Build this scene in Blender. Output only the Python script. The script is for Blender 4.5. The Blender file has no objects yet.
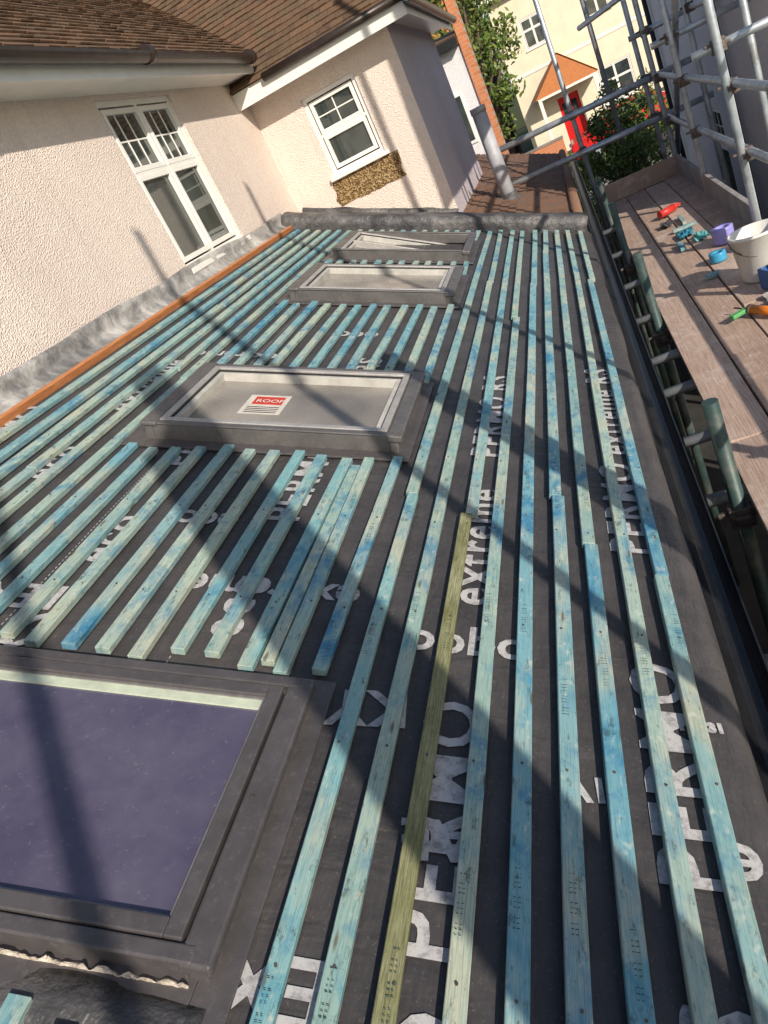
import bpy, bmesh, math, random
from mathutils import Vector, Matrix, noise
random.seed(7)
scn = bpy.context.scene
ZO = 3.8
AL = math.radians(24)
P0 = 1.25

# ------------------------------------------------------------ helpers
def link(o, parent=None):
    scn.collection.objects.link(o)
    if parent is not None: o.parent = parent
    return o
def empty(name, loc=(0,0,0), rot=(0,0,0), parent=None):
    o = bpy.data.objects.new(name, None); o.location = loc; o.rotation_euler = rot
    o.empty_display_size = 0.1
    return link(o, parent)
def meshobj(name, verts, faces, mat, parent=None, smooth=False):
    me = bpy.data.meshes.new(name); me.from_pydata([tuple(v) for v in verts], [], faces); me.update()
    if mat: me.materials.append(mat)
    if smooth:
        for p in me.polygons: p.use_smooth = True
    return link(bpy.data.objects.new(name, me), parent)
BF = [(0,3,2,1),(4,5,6,7),(0,1,5,4),(1,2,6,5),(2,3,7,6),(3,0,4,7)]
def boxdata(x0,x1,y0,y1,z0,z1):
    return [(x0,y0,z0),(x1,y0,z0),(x1,y1,z0),(x0,y1,z0),(x0,y0,z1),(x1,y0,z1),(x1,y1,z1),(x0,y1,z1)]
def bev(o, w, seg=2):
    m = o.modifiers.new('bevel','BEVEL'); m.width = w; m.segments = seg; m.limit_method='ANGLE'; m.angle_limit=math.radians(40)
    return o
def box(name, x0,x1,y0,y1,z0,z1, mat, parent=None, b=0):
    o = meshobj(name, boxdata(x0,x1,y0,y1,z0,z1), BF, mat, parent)
    if b: bev(o,b)
    return o
def boxes(name, lst, mat, parent=None, b=0):
    V=[];F=[]
    for l in lst:
        k=len(V); V+=boxdata(*l); F+=[tuple(i+k for i in f) for f in BF]
    o=meshobj(name,V,F,mat,parent)
    if b: bev(o,b)
    return o
def tubedata(V,F,p,q,r,r2=None,n=12,cap=True):
    p=Vector(p);q=Vector(q); d=(q-p).normalized()
    a=d.orthogonal().normalized(); b=d.cross(a); k=len(V)
    if r2 is None: r2=r
    for c,rr in ((p,r),(q,r2)):
        for i in range(n):
            t=2*math.pi*i/n; V.append(c+a*math.cos(t)*rr+b*math.sin(t)*rr)
    for i in range(n):
        j=(i+1)%n; F.append((k+i,k+j,k+n+j,k+n+i))
    if cap:
        F.append(tuple(k+i for i in range(n))[::-1]); F.append(tuple(k+n+i for i in range(n)))
def tubes(name, lst, mat, parent=None, n=12):
    V=[];F=[]
    for t in lst: tubedata(V,F,*t,n=n)
    o=meshobj(name,V,F,mat,parent)
    for p in o.data.polygons:
        if len(p.vertices)==4: p.use_smooth=True
    return o
def lathe(name, prof, mat, parent=None, n=32, loc=(0,0,0)):
    V=[];F=[]
    for r,z in prof:
        for i in range(n):
            t=2*math.pi*i/n; V.append((loc[0]+r*math.cos(t),loc[1]+r*math.sin(t),loc[2]+z))
    for k in range(len(prof)-1):
        for i in range(n):
            j=(i+1)%n; F.append((k*n+i,k*n+j,(k+1)*n+j,(k+1)*n+i))
    return meshobj(name,V,F,mat,parent,True)

# ------------------------------------------------------------ materials
class M:
    def __init__(s,name,rough=0.7,metal=0.0,spec=0.5):
        s.m=bpy.data.materials.new(name); s.m.use_nodes=True
        s.nt=s.m.node_tree; s.n=s.nt.nodes; s.b=s.n['Principled BSDF']
        s.b.inputs['Roughness'].default_value=rough; s.b.inputs['Metallic'].default_value=metal
        s.b.inputs['Specular IOR Level'].default_value=spec
        s.tc=s.n.new('ShaderNodeTexCoord')
        s.vec=s.tc.outputs['Object']
    def l(s,a,b): s.nt.links.new(a,b)
    def mapping(s,scale=(1,1,1),rot=(0,0,0),vec=None):
        m=s.n.new('ShaderNodeMapping'); m.inputs['Scale'].default_value=scale; m.inputs['Rotation'].default_value=rot
        s.l(vec or s.vec,m.inputs['Vector']); return m.outputs['Vector']
    def noise(s,scale,detail=4,rough=.55,vec=None,dist=0):
        t=s.n.new('ShaderNodeTexNoise'); t.inputs['Scale'].default_value=scale; t.inputs['Detail'].default_value=min(detail,4)
        t.inputs['Roughness'].default_value=rough; t.inputs['Distortion'].default_value=dist
        s.l(vec or s.vec,t.inputs['Vector']); return t.outputs['Fac']
    def voro(s,scale,vec=None,feat='F1',out='Distance'):
        t=s.n.new('ShaderNodeTexVoronoi'); t.feature=feat; t.inputs['Scale'].default_value=scale
        s.l(vec or s.vec,t.inputs['Vector']); return t.outputs[out]
    def ramp(s,fac,stops):
        r=s.n.new('ShaderNodeValToRGB'); e=r.color_ramp.elements
        while len(e)<len(stops): e.new(0.5)
        for i,(p,c) in enumerate(stops):
            e[i].position=p
            if isinstance(c,(int,float)): c=(c,c,c)
            e[i].color=(*c,1)
        s.l(fac,r.inputs['Fac']); return r.outputs['Color']
    def mix(s,fac,a,b,mode='MIX'):
        m=s.n.new('ShaderNodeMix'); m.data_type='RGBA'; m.blend_type=mode
        for v,i in ((fac,0),(a,6),(b,7)):
            if hasattr(v,'is_linked'): s.l(v,m.inputs[i])
            elif i==0: m.inputs[0].default_value=v
            else: m.inputs[i].default_value=(*((v,v,v) if isinstance(v,(int,float)) else v),1)
        return m.outputs[2]
    def col(s,c):
        if hasattr(c,'is_linked'): s.l(c,s.b.inputs['Base Color'])
        else: s.b.inputs['Base Color'].default_value=(*c,1)
        return s
    def rough(s,c): s.l(c,s.b.inputs['Roughness']); return s
    def bump(s,h,strength=.5,dist=.01):
        b=s.n.new('ShaderNodeBump'); b.inputs['Strength'].default_value=strength; b.inputs['Distance'].default_value=dist
        s.l(h,b.inputs['Height'])
        if s.b.inputs['Normal'].is_linked:
            s.l(s.b.inputs['Normal'].links[0].from_socket,b.inputs['Normal'])
        s.l(b.outputs['Normal'],s.b.inputs['Normal']); return s
    def island(s):
        g=s.n.new('ShaderNodeNewGeometry'); return g.outputs['Random Per Island']
def varied(name,c,var=.25,scale=6,rough=.7,metal=0,bump=.2,bd=.004,bs=60,spec=.5):
    m=M(name,rough,metal,spec)
    lo=tuple(x*(1-var) for x in c); hi=tuple(min(1,x*(1+var)) for x in c)
    m.col(m.ramp(m.noise(scale,4,.65),[(.3,lo),(.7,hi)]))
    if bump: m.bump(m.noise(bs,3,.6),bump,bd)
    return m.m

def pebble(name,c1,c2):
    m=M(name,.9,0,.2)
    big=m.noise(1.3,4,.6); fine=m.noise(70,3,.6); v=m.voro(110)
    base=m.mix(m.ramp(big,[(.3,0.),(.7,1.)]),c1,c2)
    base=m.mix(m.ramp(fine,[(.42,.30),(.6,0.)]),base,tuple(x*.6 for x in c1))
    st=m.noise(3,4,.7,m.mapping((3,3,.35)))
    base=m.mix(m.ramp(st,[(.55,0.),(.8,.35)]),base,tuple(x*.6 for x in c2))
    m.col(base); m.bump(v,.75,.010); m.bump(m.noise(14,4),.2,.008)
    return m.m
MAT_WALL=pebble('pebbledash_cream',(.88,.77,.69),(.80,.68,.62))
MAT_WALLSHADE=pebble('pebbledash_shade_tint',(.66,.60,.64),(.56,.51,.56))  # shade on the wing side is built into this greyer base colour
MAT_WHITEWALL=pebble('white_render',(.88,.86,.87),(.82,.80,.82))
MAT_CREAM=varied('cream_render',(.76,.68,.52),.08,2,.85)
MAT_UPVC=varied('white_upvc',(.80,.79,.75),.05,5,.35,0,.05)
MAT_BLACK=varied('black_plastic',(.015,.015,.017),.3,20,.35)
MAT_BROWNG=varied('brown_gutter',(.035,.024,.02),.35,10,.35)

m=M('window_glass',.03,0,.9); m.col(m.ramp(m.noise(2.2,3),[(.35,(.02,.028,.028)),(.7,(.075,.09,.085))]))
m.bump(m.noise(1.5,2),.03,.01); MAT_GLASS=m.m
m=M('roof_glass',.06,0,.9); c=m.mix(m.ramp(m.noise(5,4,.7),[(.3,0.),(.8,1.)]),(.070,.060,.110),(.125,.115,.165))  # purple-blue sky reflection is mixed into the base colour
c=m.mix(m.ramp(m.noise(70,4,.8),[(.60,0.),(.72,.4)]),c,(.28,.26,.3)); m.col(c)
m.rough(m.ramp(m.noise(12,4,.7),[(.3,.05),(.8,.30)])); MAT_RGLASS=m.m
# dusty protective film
m=M('dusty_glass',.2,0,.7); c=m.ramp(m.noise(2.2,2,.5),[(.35,(.17,.155,.14)),(.65,(.34,.31,.275))])
c=m.mix(m.ramp(m.noise(70,4,.8),[(.55,0.),(.75,.35)]),c,(.46,.43,.39)); m.col(c); m.rough(m.ramp(m.noise(9,4,.7),[(.3,.12),(.8,.4)])); MAT_DUSTY=m.m

m=M('roof_membrane',.5,0,.4)
n1=m.noise(5,4,.7); n2=m.noise(1.4,4,.6,m.mapping((1,.4,1)))
c=m.ramp(n1,[(.25,(.038,.036,.039)),(.75,(.080,.074,.077))])
c=m.mix(m.ramp(n2,[(.5,0.),(.75,.6)]),c,(.12,.105,.10))
c=m.mix(m.ramp(m.noise(120,3,.8),[(.60,0.),(.74,.6)]),c,(.22,.19,.17))
m.col(c); m.bump(m.noise(7,4,.6,m.mapping((2.2,.6,1))),.7,.016); m.bump(m.noise(3.5,3,.6,m.mapping((.6,2.4,1)),1.2),.6,.014); m.bump(m.noise(300,2),.25,.001)
MAT_MEM=m.m
m=M('membrane_print',.7); m.col(m.mix(m.ramp(m.noise(40,4,.8),[(.46,0.),(.70,.8)]),(.50,.49,.50),(.12,.115,.12))); MAT_PRINT=m.m

m=M('treated_batten',.75,0,.25)
isl=m.island()
pale=m.ramp(isl,[(0,(.36,.48,.42)),(.18,(.22,.43,.46)),(.35,(.44,.52,.42)),(.5,(.15,.36,.45)),(.66,(.39,.50,.44)),(.82,(.28,.42,.39)),(1,(.18,.40,.49))])
off=m.n.new('ShaderNodeVectorMath'); off.operation='ADD'; m.l(m.vec,off.inputs[0])
cmb=m.n.new('ShaderNodeCombineXYZ'); mu=m.n.new('ShaderNodeMath'); mu.operation='MULTIPLY'; mu.inputs[1].default_value=57.
m.l(isl,mu.inputs[0]); m.l(mu.outputs[0],cmb.inputs[0]); m.l(mu.outputs[0],cmb.inputs[1]); m.l(cmb.outputs[0],off.inputs[1])
ov=off.outputs[0]
blot=m.noise(3.0,4,.74,m.mapping((1.6,1,1.6),vec=ov),1.0)
c=m.mix(m.ramp(blot,[(.50,0.),(.66,.9)]),pale,(.03,.20,.38))
blot2=m.noise(2.4,4,.65,m.mapping((3,1.3,3),vec=ov))
c=m.mix(m.ramp(blot2,[(.48,0.),(.68,.85)]),c,(.50,.51,.39))
blot3=m.noise(11,4,.75,m.mapping((1.5,.7,1.5),vec=ov),.5)
c=m.mix(m.ramp(blot3,[(.55,0.),(.72,.65)]),c,(.04,.27,.40))
grain=m.noise(18,4,.75,m.mapping((24,.6,24),vec=ov),.4)
c=m.mix(m.ramp(grain,[(.38,.45),(.54,0.)]),c,(.07,.14,.14))
c=m.mix(m.ramp(m.noise(55,4,.8,m.mapping((1,.35,1),vec=ov)),[(.57,0.),(.67,.65)]),c,(.05,.07,.06))
c=m.mix(m.ramp(m.noise(30,3,.8,m.mapping((1,.5,1),vec=ov)),[(.58,0.),(.70,.5)]),c,(.60,.62,.54))
c=m.mix(m.ramp(m.voro(5.2,m.mapping((4,.9,4),vec=ov)),[(.07,.75),(.12,0.)]),c,(.10,.075,.04))
m.col(c); m.bump(grain,.35,.002); MAT_BAT=m.m
m=M('olive_batten',.75,0,.25)
g=m.noise(18,4,.75,m.mapping((20,.8,20)),.4)
c=m.mix(m.ramp(m.noise(6,4,.7,m.mapping((2,1,2))),[(.4,0.),(.65,1.)]),(.20,.21,.095),(.34,.34,.20))
m.col(m.mix(m.ramp(g,[(.4,.6),(.56,0.)]),c,(.06,.06,.03))); m.bump(g,.5,.003); MAT_OLIVE=m.m

m=M('orange_timber',.6); g=m.noise(14,4,.7,m.mapping((14,.7,14)))
m.col(m.ramp(g,[(.3,(.36,.12,.035)),(.7,(.66,.28,.11))])); m.bump(g,.3,.003); MAT_ORANGE=m.m
def lead(name,a,b,c3,bs=.8):
    m=M(name,.5,.15,.5)
    n=m.noise(6,4,.75,dist=.5)
    m.col(m.mix(m.ramp(m.noise(2.5,4,.7),[(.42,0.),(.62,1.)]),m.ramp(n,[(.3,a),(.62,b)]),m.ramp(n,[(.35,b),(.6,c3)])))
    m.bump(m.noise(14,4,.65),bs,.02); return m.m
MAT_LEAD=lead('lead_flashing',(.08,.08,.085),(.30,.295,.29),(.62,.60,.57),.5)
MAT_LEADD=lead('dark_lead',(.025,.025,.03),(.07,.07,.075),(.17,.16,.16))
def clad(name,a,b,me=.5):
    m=M(name,.42,me,.5); m.col(m.mix(m.ramp(m.noise(60,4,.8),[(.55,0.),(.7,.4)]),m.ramp(m.noise(9,4,.7),[(.3,a),(.75,b)]),tuple(x*1.7 for x in b)))
    m.rough(m.ramp(m.noise(25,4,.7),[(.3,.33),(.8,.6)])); m.bump(m.noise(3,3),.06,.01); return m.m
MAT_CLAD=clad('window_cladding',(.095,.088,.092),(.15,.137,.14),.4)
MAT_ALU=clad('raw_aluminium',(.42,.41,.40),(.58,.56,.54),.45)
MAT_ALUD=clad('dull_aluminium',(.12,.115,.115),(.20,.19,.187),.4)
MAT_ALUM=clad('mid_grey_rail',(.20,.19,.195),(.30,.285,.285),.4)
MAT_SEAL=varied('pale_timber_lining',(.52,.58,.46),.2,12,.6)
MAT_LIN=varied('grey_lining',(.46,.45,.42),.2,12,.6)
MAT_RUB=varied('rubber_seal',(.02,.02,.022),.3,20,.6)
def tilemat(name,stops,moss=(.10,.085,.05)):
    m=M(name,.85,0,.25); c=m.ramp(m.island(),stops)
    c=m.mix(m.ramp(m.noise(9,4,.75),[(.42,0.),(.66,.8)]),c,moss)
    c=m.mix(m.ramp(m.noise(60,4,.8),[(.55,0.),(.68,.5)]),c,(.30,.25,.20))
    m.col(c); m.bump(m.noise(80,4,.7),.5,.004); return m.m
MAT_TILE=tilemat('brown_clay_tiles',[(0,(.085,.05,.033)),(.35,(.14,.08,.05)),(.7,(.18,.10,.06)),(1,(.11,.07,.047))],(.14,.105,.065))
MAT_TILE2=tilemat('weathered_tiles',[(0,(.14,.07,.047)),(.5,(.24,.115,.07)),(1,(.18,.12,.09))],(.17,.13,.10))
MAT_TILEO=tilemat('orange_tiles',[(0,(.50,.17,.06)),(1,(.62,.25,.09))],(.45,.17,.07))
def brick(name,c1,c2,mort,scale=4.4,rot=(0,0,0)):
    m=M(name,.85); t=m.n.new('ShaderNodeTexBrick'); t.inputs['Scale'].default_value=scale
    t.inputs['Color1'].default_value=(*c1,1);t.inputs['Color2'].default_value=(*c2,1);t.inputs['Mortar'].default_value=(*mort,1)
    t.inputs['Mortar Size'].default_value=.02; t.inputs['Row Height'].default_value=.33; t.inputs['Brick Width'].default_value=1.
    m.l(m.mapping((1,1,1),rot),t.inputs['Vector'])
    m.col(m.mix(m.ramp(m.noise(20,4,.7),[(.4,0.),(.8,.5)]),t.outputs['Color'],tuple(x*.6 for x in c1)))
    m.bump(t.outputs['Fac'],-.4,.01); return m.m
MAT_BRICK=brick('orange_brick',(.60,.22,.09),(.50,.17,.07),(.45,.36,.28),4.4,(math.radians(90),0,0))
MAT_DBRICK=brick('dark_brick',(.14,.065,.045),(.11,.05,.04),(.12,.1,.09),4.4,(math.radians(90),0,0))
m=M('exposed_brick_rubble',.95,0,.2)
m.col(m.ramp(m.voro(70,out='Color'),[(.2,(.10,.06,.025)),(.5,(.27,.17,.075)),(.9,(.45,.35,.2))])); m.bump(m.voro(70),1,.012); MAT_RUBBLE=m.m
m=M('galvanised_tube',.40,.5,.5); c=m.ramp(m.noise(9,4,.7),[(.3,(.33,.39,.44)),(.7,(.62,.67,.72))])
m.col(m.mix(m.ramp(m.noise(5,4,.7),[(.58,0.),(.7,.7)]),c,(.2,.13,.09))); MAT_TUBE=m.m
m=M('painted_tube',.5,.2,.5); m.col(m.mix(m.ramp(m.noise(7,4,.7),[(.45,0.),(.65,1.)]),(.04,.075,.07),(.13,.13,.12))); MAT_TUBEG=m.m
m=M('rusty_coupler',.6,.6,.5); m.col(m.ramp(m.noise(30,4,.7),[(.3,(.06,.05,.05)),(.7,(.25,.2,.17))])); MAT_COUP=m.m
m=M('scaffold_board',.85,0,.2); isl=m.island()
g=m.noise(9,4,.75,m.mapping((16,.5,16)),.3)
c=m.mix(isl,(.42,.30,.235),(.60,.45,.37)); c=m.mix(m.ramp(g,[(.38,.55),(.6,0.)]),c,(.22,.14,.105))
c=m.mix(m.ramp(m.noise(4,4,.75),[(.52,0.),(.72,.7)]),c,(.66,.55,.48))
c=m.mix(m.ramp(m.noise(26,4,.8),[(.6,0.),(.7,.6)]),c,(.72,.66,.6))
m.col(c); m.bump(g,.5,.004); MAT_BOARD=m.m
MAT_CONC=varied('concrete_path',(.22,.21,.2),.3,3,.9)
MAT_PATHSHADE=varied('shadow_dark_path',(.045,.043,.04),.3,3,.9)  # near-black base colour stands in for deep shadow in the gap
MAT_ASPH=varied('asphalt',(.055,.055,.058),.25,8,.9)
MAT_PAVE=varied('pavement_slabs',(.28,.26,.24),.2,5,.9)
m=M('ground',.95,0,.1); m.col(m.ramp(m.noise(.8,4,.7),[(.35,(.045,.07,.02)),(.65,(.10,.10,.05))])); MAT_GROUND=m.m
m=M('foliage',.6,0,.3); c=m.ramp(m.island(),[(0,(.03,.06,.012)),(.5,(.08,.13,.02)),(1,(.17,.20,.045))]); m.col(c); MAT_LEAF=m.m
MAT_BARK=varied('bark',(.10,.07,.05),.35,10,.9)
MAT_RED=varied('red_paint',(.60,.02,.02),.08,3,.2,0,0)
def plain(n,c,r=.5,me=0): return varied(n,c,.12,15,r,me,.1)

# ------------------------------------------------------------ roof frame
rootloc=Vector((0,0,ZO))-P0*Vector((math.sin(AL),0,math.cos(AL)))
rootrot=(0,AL,0)
roof=empty('extension_roof',rootloc,rootrot)
S0,S1=-2.22,.53
Y0,Y1=-3.0,6.88
def f(s,y):
    return .0035*noise.noise(Vector((s*3.1,y*2.3,.3)))+.0025*noise.noise(Vector((s*9,y*5,4.3)))
V=[];F=[]
strips=[(-2.22,-1.38,.0072),(-1.46,-.42,.0048),(-.50,.10,.0024),(.02,.55,0.)]
for (a,b,h) in strips:
    nx=int((b-a)/.03)+1; ny=240; k=len(V)
    for j in range(ny+1):
        y=Y0+(Y1-Y0)*j/ny
        bb=b+.012*noise.noise(Vector((y*1.7,b*10,0)))
        for i in range(nx+1):
            s=a+(bb-a)*i/nx; V.append((s,y,f(s,y)+h-(.03 if (b==.55 and i==nx) else 0)))
    for j in range(ny):
        for i in range(nx):
            q=k+j*(nx+1)+i; F.append((q,q+1,q+nx+2,q+nx+1))
mem=meshobj('breather_membrane',V,F,MAT_MEM,roof,True)
box('roof_deck_structure',S0,S1-.02,Y0,Y1,-.16,-.012,plain('roof_timber',(.2,.13,.08)),roof)
def hmem(s,y):
    h=0
    for (a,b,hh) in strips:
        if a<=s<=b: h=max(h,hh)
    return h+f(s,y)
def addtext(body,s,y,size,rot,space=1.0,bold=.0):
    cu=bpy.data.curves.new('t','FONT'); cu.body=body; cu.size=size; cu.offset=bold; cu.space_character=space
    cu.resolution_u=3
    ob=bpy.data.objects.new('t',cu); scn.collection.objects.link(ob)
    bpy.context.view_layer.update()
    me=bpy.data.meshes.new_from_object(ob.evaluated_get(bpy.context.evaluated_depsgraph_get()))
    bpy.data.objects.remove(ob)
    bm=bmesh.new(); bm.from_mesh(me); bmesh.ops.triangulate(bm,faces=bm.faces)
    for it in range(3):
        es=[e for e in bm.edges if e.calc_length()>.045]
        if es: bmesh.ops.subdivide_edges(bm,edges=es,cuts=1); bmesh.ops.triangulate(bm,faces=bm.faces)
    R=Matrix.Rotation(rot,3,'Z')
    for v in bm.verts:
        c=R@v.co; v.co=Vector((c.x+s,c.y+y,0)); v.co.z=hmem(v.co.x,v.co.y)+.0034
    bm.to_mesh(me); bm.free()
    return me
texts=[]
H=math.pi/2
ln=0
for s,row in ((.43,"PERMO extreme RS   PERMO        PERMO extreme RS"),(-.03,"         RS     eco PERMO      extreme    PERMO RS"),(-.66,"PERMO   RS extreme   eco     PERMO extreme RS"),(-1.17,"eco   extreme    PERMO RS    eco      PERMO"),(-1.64,"PERMO   extreme   PERMO RS    eco      extreme"),(-2.0,"RS  PERMO   extreme   eco RS    eco PERMO")):
    texts.append(addtext(row,s,-.9+.5*((ln*37)%5)/5,.17,H,1.12,.003)); ln+=1
for (b,s,y,z,r) in (("A1",.15,1.0,.08,0.08),("W1 2931",.36,1.22,.036,0.05),
     ("oqdo",.08,1.46,.15,math.pi),("KY",-.19,1.24,.15,math.pi+.1),("AE",-.02,.92,.12,math.pi+.1),
     ("extreme",-.38,1.62,.15,math.pi),("eco",-.85,1.95,.15,math.pi),("PERMO",-1.2,1.5,.15,math.pi),("RS",.05,.35,.17,math.pi),("e",.5,.95,.15,math.pi),
     ("eco",-.75,3.9,.17,math.pi),("extreme",-1.2,3.5,.13,math.pi),("EX",-.22,.62,.15,math.pi),("PP",-.9,.22,.15,math.pi)):
    texts.append(addtext(b,s,y,z,r,1.0,.003))
bm=bmesh.new()
for t in texts: bm.from_mesh(t)
def dash(s0,y0,s1,y1,w=.004,n=60):
    for i in range(n):
        a=(i)/n; b=(i+.55)/n
        p=Vector((s0+(s1-s0)*a,y0+(y1-y0)*a,0)); q=Vector((s0+(s1-s0)*b,y0+(y1-y0)*b,0))
        d=(q-p).normalized(); o=Vector((-d.y,d.x,0))*w/2
        vs=[]
        for c in (p-o,q-o,q+o,p+o):
            c=c.copy(); c.z=hmem(c.x,c.y)+.0032; vs.append(bm.verts.new(c))
        bm.faces.new(vs)
for s in (-1.75,-1.30,-.80): dash(s,-1,s,6.8,.003,420)
me=bpy.data.meshes.new('membrane_print'); bm.to_mesh(me); bm.free(); me.materials.append(MAT_PRINT)
link(bpy.data.objects.new('membrane_print',me),roof)

# ------------------------------------------------------------ battens
wins=[(.555,1.175),(2.44,3.10),(4.45,5.13),(5.60,6.30)]
WS0,WS1=-1.42,-.41
gauge=.0938
BV=[];BFc=[];OV=[];OF=[]
def batten(V,F,s,y0,y1,w=.037,h=.021):
    n=max(2,int((y1-y0)/.35)); k=len(V)
    ph=random.uniform(0,50); a=random.uniform(-.006,.006); sk=random.uniform(-.010,.010); w=w*random.uniform(.94,1.08)
    for i in range(n+1):
        y=y0+(y1-y0)*i/n
        c=s+a+sk*(i/n-.5)+.006*noise.noise(Vector((y*.6,ph,0)))
        zb=.0115+.002*noise.noise(Vector((y*.8,ph,7)))
        for (dx,dz) in ((-w/2,0),(w/2,0),(w/2,h),(-w/2,h)): V.append((c+dx,y,zb+dz))
    for i in range(n):
        b=k+i*4
        for j in range(4):
            jj=(j+1)%4; F.append((b+j,b+jj,b+4+jj,b+4+j))
    F.append((k+3,k+2,k+1,k)); e=k+n*4; F.append((e,e+1,e+2,e+3))
def run(s,y0,y1):
    y=y0; first=True
    while y<y1-.01:
        L=random.uniform(3.2,5.2) if not first else random.uniform(4.0,8.4)
        first=False
        e=min(y1,y+L)
        if y1-e<.8: e=y1
        batten(BV,BFc,s,y,e-.002)
        y=e+.002
for i in range(9):
    s=.438-gauge*i
    if i==6:
        batten(OV,OF,s,-2.9,2.02); run(s+.002,2.024,6.75)
    else: run(s,-2.9,6.75+random.uniform(-.03,.03))
i=9
while .438-gauge*i>-2.05:
    s=.438-gauge*i
    if s<WS0-.03: run(s,-2.9,6.72+random.uniform(-.05,.03))
    else:
        segs=[(-2.9,wins[0][0]-.09+random.uniform(-.02,.02))]
        for a,b in ((0,1),(1,2)):
            segs.append((wins[a][1]+.075+random.uniform(-.03,.03),wins[b][0]-.06+random.uniform(-.04,.03)))
        for a,b in segs: batten(BV,BFc,s,a,b)
        batten(BV,BFc,s,wins[2][1]+.07,wins[3][0]-.06)
        batten(BV,BFc,s,wins[3][1]+.07,6.72)
    i+=1
batten(BV,BFc,-.545,1.27,2.30)
bt=meshobj('roof_battens',BV,BFc,MAT_BAT); bt.location=rootloc; bt.rotation_euler=rootrot; bev(bt,.0016,1)
ob=meshobj('olive_roof_batten',OV,OF,MAT_OLIVE,bt); bev(ob,.0016,1)
V=[];F=[]
for s in [ .438-gauge*i for i in range(27)]:
    for y in (-.3,.15,.6,1.05,1.5,1.95,2.4,3.3,3.75,4.2,5.4,6.4):
        if WS0-.05<s<WS1+.02 and any(a-.1<y<b+.1 for a,b in wins): continue
        x=s+random.uniform(-.006,.006); yy=y+random.uniform(-.01,.01)
        tubedata(V,F,(x,yy,.026),(x,yy,.0350),.0028,n=8)
meshobj('batten_nails',V,F,MAT_COUP,bt)
# printed grading stamps on the nearer battens
cu=None
SB=bmesh.new()
for i in range(0,12):
    s=.438-gauge*i
    for y in (-.1,.55,1.35,2.0,3.1):
        if WS0-.05<s<WS1+.02 and any(a-.15<y<b+.15 for a,b in wins): continue
        y=y+random.uniform(-.2,.2)
        if WS0-.05<s<WS1+.02 and any(a-.25<y<b+.08 for a,b in wins): continue
        for k in range(13):
            if k%4==3: continue
            a=y+k*.009; w=random.uniform(.003,.006)
            for q in range(2):
                dx=(-.006,.001)[q]; l=random.uniform(.003,.006)
                SB.faces.new([SB.verts.new(p) for p in ((s+dx,a,.0362),(s+dx+l,a,.0362),(s+dx+l,a+w*.4,.0362),(s+dx,a+w*.4,.0362))])
me=bpy.data.meshes.new('grading_stamps'); SB.to_mesh(me); SB.free(); me.materials.append(plain('stamp_ink',(.04,.08,.08),.9)); link(bpy.data.objects.new('grading_stamps',me),bt)
o=box('edge_timber',-2.115,-2.09,1.9,6.8,.004,.045,MAT_ORANGE,roof,.003)
V=[];F=[];ny=260
prof=[(-2.245,.125),(-2.232,.12),(-2.222,.09),(-2.21,.05),(-2.18,.032),(-2.145,.026),(-2.115,.018)]
for j in range(ny+1):
    y=-3+(6.95+3)*j/ny
    for i,(s,h) in enumerate(prof):
        w=noise.noise(Vector((y*1.5,i*.6,2)))*.012+noise.noise(Vector((y*6,i*.9,5)))*.006
        V.append((s+(w if i>0 else 0)+(.02*noise.noise(Vector((y*1.3,9,0))) if i==6 else 0),y,h+w*.8+(.03*noise.noise(Vector((y*.9,3,0))) if i<2 else 0)))
for j in range(ny):
    for i in range(6):
        q=j*7+i; F.append((q,q+1,q+8,q+7))
meshobj('lead_flashing',V,F,MAT_LEAD,roof,True)
def crumple_box(name,s0,s1,y0,y1,z0,z1,mat,parent,amp=.01,n=60,fr=6):
    V=[];F=[]
    pr=[(y0,z0),(y0-.004,(z0+z1)/2),(y0+.004,z1),((y0+y1)/2,z1+.008),(y1,z1),(y1,z0)]
    for j in range(n+1):
        s=s0+(s1-s0)*j/n
        for i,(y,z) in enumerate(pr):
            w=noise.noise(Vector((s*fr,i*.8,1)))*amp
            V.append((s,y+w,z+w*1.3 if i not in(0,5) else z))
    for j in range(n):
        for i in range(5):
            q=j*6+i; F.append((q,q+6,q+7,q+1))
    F.append(tuple(range(6))); F.append(tuple(n*6+i for i in range(6))[::-1])
    return meshobj(name,V,F,mat,parent,True)
crumple_box('end_kerb_flashing',-2.2,.5,6.84,7.06,-.02,.12,MAT_LEADD,roof,.012)
def tile_roof(name,origin,u,v,n,W,Hh,mat,parent=None,clip=None,tw=.13,g=.08,th=.010):
    V=[];F=[]; origin=Vector(origin);u=Vector(u).normalized();v=Vector(v).normalized();n=Vector(n).normalized()
    rows=int(Hh/g); cols=int(W/tw)
    for r in range(rows):
        for c in range(-1,cols+1):
            uu=(c+(.5 if r%2 else 0))*tw; vv=r*g
            u0=max(0,uu+.0015);u1=min(W,uu+tw-.0015)
            if u1-u0<.02: continue
            if clip and not clip((u0+u1)/2,vv+g/2): continue
            t=random.uniform(0,.006); t2=random.uniform(-.003,.003); dv=random.uniform(-.004,.004)
            k=len(V)
            for (a,b,z) in ((u0,vv+dv,.012+t),(u1,vv+dv,.012+t+t2),(u1,vv+g*1.25,.0),(u0,vv+g*1.25,.0)):
                V.append(origin+u*a+v*b+n*(z)); 
            for (a,b,z) in ((u0,vv+dv,.012+t+th),(u1,vv+dv,.012+t+t2+th),(u1,vv+g*1.25,th),(u0,vv+g*1.25,th)):
                V.append(origin+u*a+v*b+n*(z))
            F+=[tuple(i+k for i in ff) for ff in BF]
    return meshobj(name,V,F,mat,parent)
lr=empty('tiled_lean_to_roof',rootloc,rootrot)
box('structure',-2.2,.5,7.07,13.4,-.2,-.03,plain('roof_timber2',(.2,.13,.08)),lr)
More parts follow.
